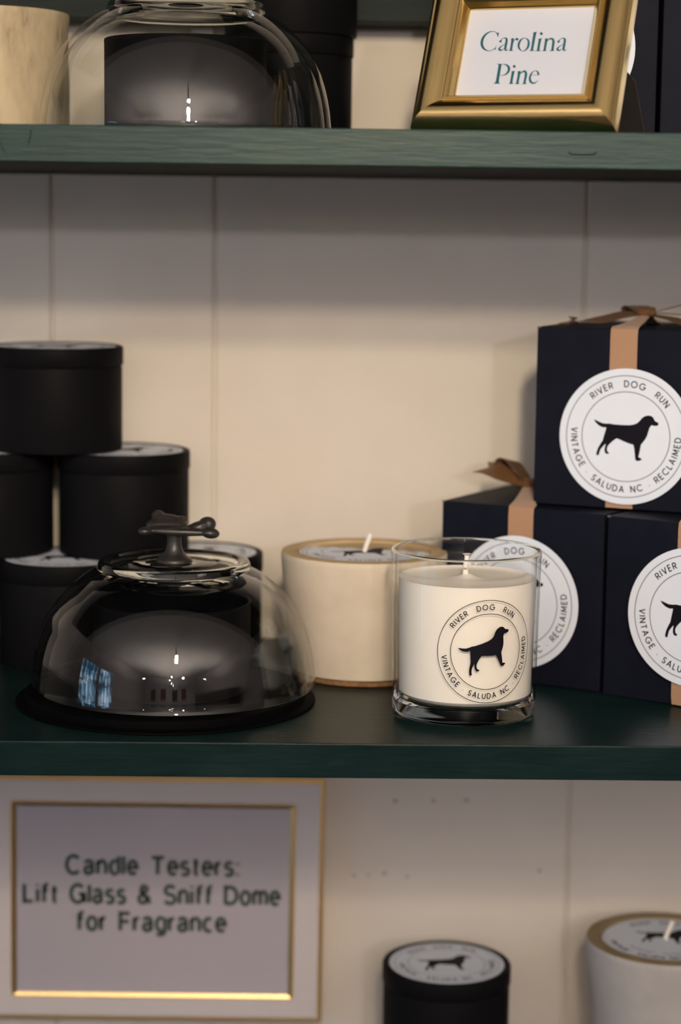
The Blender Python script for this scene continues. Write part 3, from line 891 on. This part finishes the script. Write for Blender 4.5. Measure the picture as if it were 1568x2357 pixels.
GLYPH_LINES = {}
def script_strokes():
    """italic serif words as variable-width strokes, in pixels of a tracing"""
    C = []   # (kind, points)
    a1 = [('s', [(438,296,20),(440,278,12),(455,260,9),(482,245,10),(506,247,22),(524,262,34),(522,300,36),(510,370,37),(503,415,34),(512,436,26),(532,434,12),(552,414,4)]),
          ('d', (428,300,19)),
          ('s', [(510,338,4),(480,350,8),(445,374,12),(414,405,24),(410,428,34),(438,440,22),(470,424,9),(500,396,5)])]
    car = [('s', [(386,178,5),(350,155,8),(305,147,10),(250,160,17),(190,203,28),(150,262,38),(133,330,43),(145,390,40),(182,434,27),(240,456,10),(300,440,9),(350,405,8)]),
        ('p', [(408,153),(387,242),(374,195),(350,160),(388,170)]), ('p', [(367,350),(349,447),(340,424),(316,434),(348,400)])]
    car += a1
    car += [('s', [(620,245,34),(608,330,36),(596,410,36),(592,442,38)]), ('p', [(552,449),(638,443),(612,430),(575,432)]), ('p', [(586,264),(644,238),(636,262),(604,278)]),
        ('s', [(618,335,5),(640,285,10),(666,257,16),(690,250,26)]), ('d', (690,258,21)),
        ('c', [(815,236,9),(772,246,16),(736,282,30),(714,340,35),(722,402,29),(768,441,9),(812,430,16),(850,390,30),(868,335,35),(862,270,28)]),
        ('s', [(968,140,44),(955,210,42),(935,330,40),(922,405,38),(918,434,40)]), ('p', [(876,439),(970,434),(940,420),(896,424)]), ('p', [(931,148),(994,126),(984,165),(955,165)]),
        ('s', [(1048,240,40),(1030,330,38),(1020,405,38),(1016,432,40)]), ('p', [(966,438),(1064,434),(1036,420),(994,424)]), ('p', [(1009,249),(1073,227),(1063,262),(1034,262)]), ('d', (1065,157,23)),
        ('s', [(1146,235,38),(1130,330,37),(1118,405,36),(1114,430,38)]), ('p', [(1074,434),(1152,430),(1132,416),(1094,420)]), ('p', [(1111,244),(1169,223),(1160,258),(1132,258)]),
        ('s', [(1140,300,4),(1168,258,13),(1205,233,24),(1240,240,34),(1253,275,38),(1246,340,38),(1238,400,38),(1236,425,40)]), ('p', [(1184,431),(1272,426),(1254,412),(1214,416)])]
    for k, d in a1:
        if k == 'd': car.append((k, (d[0]+902, d[1]-25, d[2])))
        else: car.append((k, [(p[0]+904, p[1]-25, p[2]) if len(p) == 3 else (p[0]+904, p[1]-25) for p in d]))
    pine = [('s', [(362,190,74),(345,300,76),(325,420,76),(305,540,76),(288,660,80)]), ('p', [(178,693),(372,690),(335,665),(318,630),(250,630),(228,668)]), ('p', [(270,180),(402,180),(396,212),(326,220),(310,196)]),
        ('s', [(390,187,10),(470,188,18),(540,212,46),(582,265,64),(588,320,62),(558,395,50),(490,453,28),(420,473,14),(345,479,9)]),
        ('s', [(700,360,66),(678,470,66),(657,590,62),(644,675,66)]), ('p', [(573,692),(707,686),(680,655),(624,660)]), ('p', [(638,380),(736,343),(726,395),(680,400)]), ('d', (725,235,37)),
        ('s', [(856,358,66),(838,480,64),(815,600,60),(802,672,64)]), ('p', [(738,692),(862,686),(838,655),(778,660)]), ('p', [(796,380),(892,340),(882,400),(840,400)]),
        ('s', [(868,432,8),(912,388,28),(968,355,42),(1012,370,60),(1025,430,66),(1010,530,62),(992,620,60),(984,668,64)]), ('p', [(918,688),(1047,681),(1020,654),(962,660)]),
        ('s', [(1165,447,10),(1250,443,10),(1345,440,12)]), ('s', [(1340,444,50),(1338,400,50),(1314,352,36),(1265,334,14),(1205,362,22),(1150,430,42),(1124,530,55),(1142,612,62),(1200,655,44),(1265,640,28),(1315,600,12),(1345,565,4)])]
    return car, pine

def name_frame():
    th, lean = .4038, .4301
    t = thing('picture_frame', 'small gold picture frame holding the Carolina Pine name card', 'picture frame', (.0533, .0464, SHELF_UP+.0003), -th)
    b, w, h = .0201, .0671, .0497
    W, H = 2*b+w, 2*b+h
    L = Matrix.Rotation(-lean, 4, 'X')     # lean back
    bm = bmesh.new()
    prof = [(0, -.0035), (0, .0048), (.0004, .0064), (.0013, .0082), (.0028, .0098), (.0047, .0109), (.0066, .0114), (.0086, .0113), (.0106, .0106), (.0126, .0093), (.0143, .0077), (.0150, .0069),
            (.0151, .0074), (.0156, .0081), (.0162, .0082), (.0167, .0078), (.0182, .0054), (.0194, .0032), (.0198, .0027), (.0201, .0024), (.0201, .0)]
    moulding(bm, W, H, prof)
    f = [bm.verts.new(p) for p in ((0, .0035, 0), (0, .0035, H), (W, .0035, H), (W, .0035, 0))]
    bm.faces.new(f).material_index = 1
    bm.normal_update()
    for v in bm.verts: v.co = L @ v.co
    for fc in bm.faces: fc.smooth = fc.material_index == 0
    o = raw_obj('frame_moulding', bm, [M['gold'], M['black_card']], t)
    for e in o.data.edges: pass
    o['label'] = 'gold mitred moulding'
    # card: traced lettering mapped to card coordinates
    F = Flat()
    F.poly([(b-.001, b-.001), (b+w+.001, b-.001), (b+w+.001, b+h+.001), (b-.001, b+h+.001)], 0, 0)
    car, pine = script_strokes()
    def hom(px, py):
        """photo pixel -> (u, v) in the opening, by the four opening corners"""
        # inverse bilinear on TL(1083,35) TR(1369,16) BL(1050,233) BR(1338,223)
        u, v = .5, .5
        for _ in range(12):
            x = (1-v)*((1-u)*1050+u*1338)+v*((1-u)*1083+u*1369)
            y = (1-v)*((1-u)*233+u*223)+v*((1-u)*35+u*16)
            xu = (1-v)*288+v*286; xv = (1-u)*33+u*31
            yu = (1-v)*-10+v*-19; yv = (1-u)*-198+u*-207
            det = xu*yv-xv*yu
            dx, dy = px-x, py-y
            u += (dx*yv-dy*xv)/det; v += (dy*xu-dx*yu)/det
        return b+u*w, b+v*h
    for word, sc, ox, oy in ((car, 6.817, 1090, 60), (pine, 11.2, 1120, 140)):
        for k, d in word:
            def mp(p): return hom(ox+p[0]/sc, oy+p[1]/sc)
            if k == 'p': F.poly([mp(p) for p in d], 1)
            elif k == 'd':
                F.poly([mp((d[0]+d[2]*math.cos(2*PI*i/20), d[1]+d[2]*math.sin(2*PI*i/20))) for i in range(20)], 1)
            else:
                q = catmull(d, 8, k == 'c')
                if k == 'c': q.append(q[0])
                Lp, Rp = [], []
                for i, (x, y, ww) in enumerate(q):
                    if k == 'c':
                        a, c_ = q[(i-1) % (len(q)-1)], q[(i+1) % (len(q)-1)]
                    else:
                        a, c_ = q[max(i-1, 0)], q[min(i+1, len(q)-1)]
                    dx, dy = c_[0]-a[0], c_[1]-a[1]; dd = math.hypot(dx, dy) or 1
                    Lp.append(mp((x-dy/dd*ww/2, y+dx/dd*ww/2))); Rp.append(mp((x+dy/dd*ww/2, y-dx/dd*ww/2)))
                for i in range(len(q)-1): F.poly([Lp[i], Lp[i+1], Rp[i+1], Rp[i]], 1)
    o = F.build(lambda u, v, n: L @ Vector((u, -.0010-n, v)), [M['card'], M['teal']], 'name_card', t)
    o['label'] = 'white card lettered Carolina Pine in teal italics'
    # easel leg
    bm = bmesh.new()
    a = L @ Vector((W*.62, .0042, H*.62)); z0 = SHELF_UP
    legx = W-.0005
    top_y = (L @ Vector((0, .0042, .030))).y
    pts = [(W*.72, .0045, .036), (W+.0035, .0045, .0245), (W+.0070, .0045, .0215)]
    # a flat card strut hinged on the back, foot behind the frame
    foot_y = .050
    prof2 = [(W*.55, top_y+.004, .040), (W-.006, top_y+.006, .036), (W+.0015, top_y+.012, .0265), (W+.0020, foot_y, .0002), (W*.55, foot_y, .0002)]
    f0 = [bm.verts.new(p) for p in prof2]; f1 = [bm.verts.new((p[0], p[1]+.0016, p[2])) for p in prof2]
    bm.faces.new(f0); bm.faces.new(f1[::-1])
    for i in range(5): bm.faces.new((f0[i], f0[(i+1) % 5], f1[(i+1) % 5], f1[i]))
    o = mesh_obj('easel_leg', bm, M['black_card'], t); o['label'] = 'black card easel leg'
name_frame()

# ------------------------------------------------------------------ framed sign on the wall
def grotesque():
    """heavy sans-serif letters as stroke centre lines; x-height .72, cap height 1"""
    xh = .73
    A = arc
    n = [[(.0,0),(.0,xh)], [(.0,.45)]+A(.22,.47,.22,.26,180,0)+[(.44,0)]]
    aa = [A(.21,.52,.20,.21,165,0)+[(.41,.12),(.46,.0)], [(.41,.42),(.2,.385)]+A(.19,.2,.19,.2,110,300)+[(.41,.17)]]
    o = [A(.24,xh/2,.24,xh/2,0,360,24)]
    e = [[(.0,.39),(.46,.39)]+A(.23,.38,.23,.36,4,318,22)]
    c = [A(.23,xh/2,.23,xh/2,48,312,20)]
    ss = [A(.2,.54,.185,.18,30,255)[:-1]+A(.2,.19,.20,.19,80,-150)]
    d = [[(.46,1),(.46,0)], A(.23,xh/2,.23,xh/2,60,300,20)]
    g = [[(.46,xh),(.46,0)]+A(.23,-.04,.23,.2,0,-150), A(.23,xh/2,.23,xh/2,60,300,20)]
    f = [[(.10,0),(.10,.80)]+A(.30,.80,.20,.18,180,75), [(.0,.68),(.30,.68)]]
    return {'C': (.76, [A(.38,.5,.38,.5,42,318,22)]), 'a': (.46, aa), 'n': (.44, n), 'd': (.46, d), 'l': (.02, [[(.01,0),(.01,1)]]), 'e': (.46, e),
      'T': (.70, [[(0,.96),(.7,.96)], [(.35,.96),(.35,0)]]), 's': (.40, ss), 't': (.28, [[(.12,.90),(.12,.14)]+A(.25,.14,.13,.12,180,275), [(0,.68),(.28,.68)]]),
      'r': (.26, [[(0,0),(0,xh)], [(0,.42)]+A(.22,.44,.22,.25,180,80)]), ':': (.02, [[(.01,0),(.01,.1)], [(.01,.60),(.01,.70)]]),
      'L': (.50, [[(0,1),(0,.04),(.5,.04)]]), 'i': (.02, [[(.01,0),(.01,xh)], [(.01,.9),(.01,1)]]), 'f': (.30, f),
      'G': (.80, [A(.39,.5,.39,.5,42,325,22)+[(.76,.22),(.76,.47),(.45,.47)], [(.78,.3),(.78,0)]]),
      '&': (.70, [[(.68,0),(.16,.66)]+A(.31,.80,.17,.17,215,-40)+[(.14,.45)]+A(.24,.24,.23,.23,130,300)+[(.62,.42)]]),
      'S': (.60, [A(.3,.74,.27,.25,25,262)[:-1]+A(.3,.25,.30,.25,85,-158)]),
      'D': (.66, [[(0,0),(0,.96),(.28,.96)]+A(.28,.5,.38,.46,90,-90)+[(0,.04)]]), 'o': (.48, o),
      'm': (.74, [[(0,0),(0,xh)], [(0,.45)]+A(.185,.49,.185,.24,180,0)+[(.37,0)], [(.37,.45)]+A(.555,.49,.185,.24,180,0)+[(.74,0)]]),
      'F': (.52, [[(0,0),(0,.96),(.54,.96)], [(0,.5),(.48,.5)]]), 'g': (.46, g), 'c': (.44, c)}

def sign_line(F, text, xc, zb, wid, cap, w, mi):
    G = grotesque()
    gap = .27
    tot = sum(.30 if ch == ' ' else G[ch][0] for ch in text)+gap*(len(text)-1)
    k = wid/tot
    x = xc-wid/2
    for ch in text:
        if ch == ' ': x += (.30+gap)*k; continue
        ad, sts = G[ch]
        for st in sts: F.stroke([(x+px*k, zb+py*cap, w) for px, py in st], mi)
        x += (ad+gap)*k

def wall_sign():
    x1, z0 = .0132, -.2518
    ix0, ix1, iz0, iz1 = -.1872, -.0076, -.2345, -.1063
    m = x1-ix1
    x0 = ix0-m; z1 = iz1+(iz0-z0)+.001
    W, H = x1-x0, z1-z0
    t = thing('framed_sign', 'white and gold framed candle tester sign hanging below the middle shelf', 'sign', (x0, WALL_Y-.0004, z0))
    t.rotation_euler = (0, .006, 0)
    bm = bmesh.new()
    add_box(bm, (0, -.0160, 0), (W, 0, H), 0, .0006, 2)
    for f in bm.faces: f.material_index = 0
    o = mesh_obj('outer_frame', bm, M['brass'], t); o['label'] = 'brass outer edge'
    bm = bmesh.new()
    e = .0030
    moulding(bm, W-2*e, H-2*e, [(0, .0150), (0, .0162), (.0003, .0164), (m-.0052, .0164), (m-.0052, .0150)])
    for v in bm.verts: v.co += Vector((e, 0, e))
    bm.normal_update()
    o = raw_obj('frame_face', bm, M['mat_board'], t); o['label'] = 'flat white frame face'
    iw, ih = ix1-ix0, iz1-iz0
    bm = bmesh.new()
    moulding(bm, iw+.0032, ih+.0032, [(0, .0150), (0, .0170), (.0004, .0176), (.0010, .0176), (.0032, .0164), (.0032, .0145)])
    for v in bm.verts: v.co += Vector((ix0-x0-.0016, 0, iz0-z0-.0016))
    bm.normal_update()
    o = raw_obj('inner_bevel', bm, M['brass'], t); o['label'] = 'thin brass inner bevel'
    y = -.0162
    ax, az = ix0-x0, iz0-z0
    F = Flat()
    F.poly([(ax, az), (ax+iw, az), (ax+iw, az+ih), (ax, az+ih)], 0, 0)
    for txt, xc, zb, wid in (('Candle Testers:', -.0979, -.1528, .1104), ('Lift Glass & Sniff Dome', -.0981, -.1722, .1648), ('for Fragrance', -.0983, -.1906, .0956)):
        sign_line(F, txt, xc-x0, zb-z0, wid, .0119, .0027, 1)
    o = F.build(lambda u, v, n: Vector((u, y-n, v)), [M['print'], M['green_ink']], 'printed_sheet', t)
    o['label'] = 'pale sheet printed with three lines of green lettering'
    o = mesh_obj('glass_pane', box_bm((ax, -.0169, az), (ax+iw, -.0166, az+ih)), M['pane'], t); o['label'] = 'clear glass over the printed sheet'
wall_sign()

# ------------------------------------------------------------------ the shop behind the camera: lamps and furniture that light and reflect
def add_light(name, kind, parent, loc, watts, colr, size, aim=None, cone=None):
    ld = bpy.data.lights.new(name, kind); ld.energy = watts; ld.color = colr; ld.shadow_soft_size = size
    lo = bpy.data.objects.new(name, ld); col.objects.link(lo); lo.parent = parent; lo.location = loc
    if kind == 'SPOT':
        ld.spot_size = math.radians(cone); ld.spot_blend = 1.0
        lo.rotation_euler = (Vector(aim)).to_track_quat('-Z', 'Y').to_euler()
    return lo

def spot_lamp(spec, label, aim, cone, size=.038):
    x, y, z, w, c = spec
    t = thing('track_spotlight', label, 'spotlight', (x, y, z), 0, 'ceiling spotlights')
    d = (Vector(aim)-Vector((x, y, z))).normalized()
    q = d.to_track_quat('Z', 'Y').to_matrix().to_4x4()
    bm = bmesh.new()
    lathe(bm, [(0, -.09), (.030, -.09), (.034, -.085), (.034, -.012), (.032, -.012), (.030, -.04), (0, -.05)], 32)
    bmesh.ops.transform(bm, matrix=q, verts=bm.verts)
    mesh_obj('lamp_head', bm, M['steel'], t, 40)
    bm = bmesh.new(); tube(bm, [tuple(-d*.07), tuple(-d*.07+Vector((0, 0, .06))), (-d.x*.07, -d.y*.07, 1.28-z)], .008)
    mesh_obj('stem', bm, M['steel'], t, 40)
    add_light('lamp_light', 'SPOT', t, tuple(d*.01), w, c, size, d, cone)
spot_lamp(SPOT_NEAR_LOW, 'low black ceiling spotlight facing the shelves', (.02, .27, .38), 40)
spot_lamp(SPOT_NEAR_HIGH, 'higher black ceiling spotlight facing the shelves', (.02, .27, .28), 40)
spot_lamp(SPOT_FAR, 'far black ceiling spotlight across the shop', (0, .2, .24), 22, .05)

def pendant(x, y, z, label, w=PENDANT_W):
    t = thing('pendant_lamp', label, 'pendant lamp', (x, y, z), 0, 'row of pendant lamps')
    lathe_obj('lamp_socket', [(0, .075), (.014, .075), (.018, .07), (.018, .035), (.014, .03), (0, .03)], M['steel'], t, 32, 40)
    bm = bmesh.new(); tube(bm, [(0, 0, .07), (0, 0, 1.28-z)], .003)
    mesh_obj('cord', bm, M['steel'], t, 40)
    add_light('lamp_light', 'POINT', t, (0, 0, -.005), w*.055, (1.0, .86, .66), .022)
    up_ = add_light('uplight', 'AREA', t, (0, 0, .085), w, (1.0, .86, .76), .03)  # added light without a fixture of its own, brightens the ceiling
    up_.rotation_euler = (PI, 0, 0); up_.data.shape = 'DISK'; up_.data.size = .16
for x, y, z, n in ((.02, -2.6, .58, 'nearest'), (-.06, -3.3, .58, 'second'), (.05, -4.1, .58, 'third'), (.2, -5.0, .58, 'fourth'), (-1.1, -2.6, .52, 'left hand'), (1.4, -2.6, .52, 'right hand')):
    pendant(x, y, z, n+' black pendant lamp of the shop row')

def furniture(name, label, cat, lo, hi, mat, door=True):
    t = thing(name, label, cat, ((lo[0]+hi[0])/2, (lo[1]+hi[1])/2, lo[2]))
    ox, oy, oz = t.location
    bm = box_bm([lo[0]-ox, lo[1]-oy, 0], [hi[0]-ox, hi[1]-oy, hi[2]-oz-.04], .006)
    mesh_obj('body', bm, M[mat], t)
    mesh_obj('top', box_bm([lo[0]-ox-.02, lo[1]-oy-.02, hi[2]-oz-.04], [hi[0]-ox+.02, hi[1]-oy+.02, hi[2]-oz], .004), M['dark_wood'], t)
furniture('sales_counter', 'white shop counter across the room', 'counter', (-1.2, -5.2, -1.3), (0.6, -4.6, -.35), 'white_wood')
furniture('display_cabinet', 'dark display cabinet on the right', 'cabinet', (1.6, -4.4, -1.3), (2.4, -1.4, .1), 'dark_wood')
furniture('display_table', 'dark display table in mid room', 'table', (-1.6, -3.4, -1.3), (-.4, -2.2, -.5), 'dark_wood')
for i, (x, z) in enumerate(((-1.5, .15), (-.6, .2), (.4, .15), (1.2, .2))):
    o = mesh_obj('wall_picture', box_bm((x-.22, -6.2, z-.28), (x+.22, -6.17, z+.28), .004), M['picture'] if i % 2 else M['dark_wood'])
    tag(o, ['leftmost', 'second from left', 'third from left', 'rightmost'][i]+' dark picture on the far shop wall', 'picture', 'pictures on the far wall')
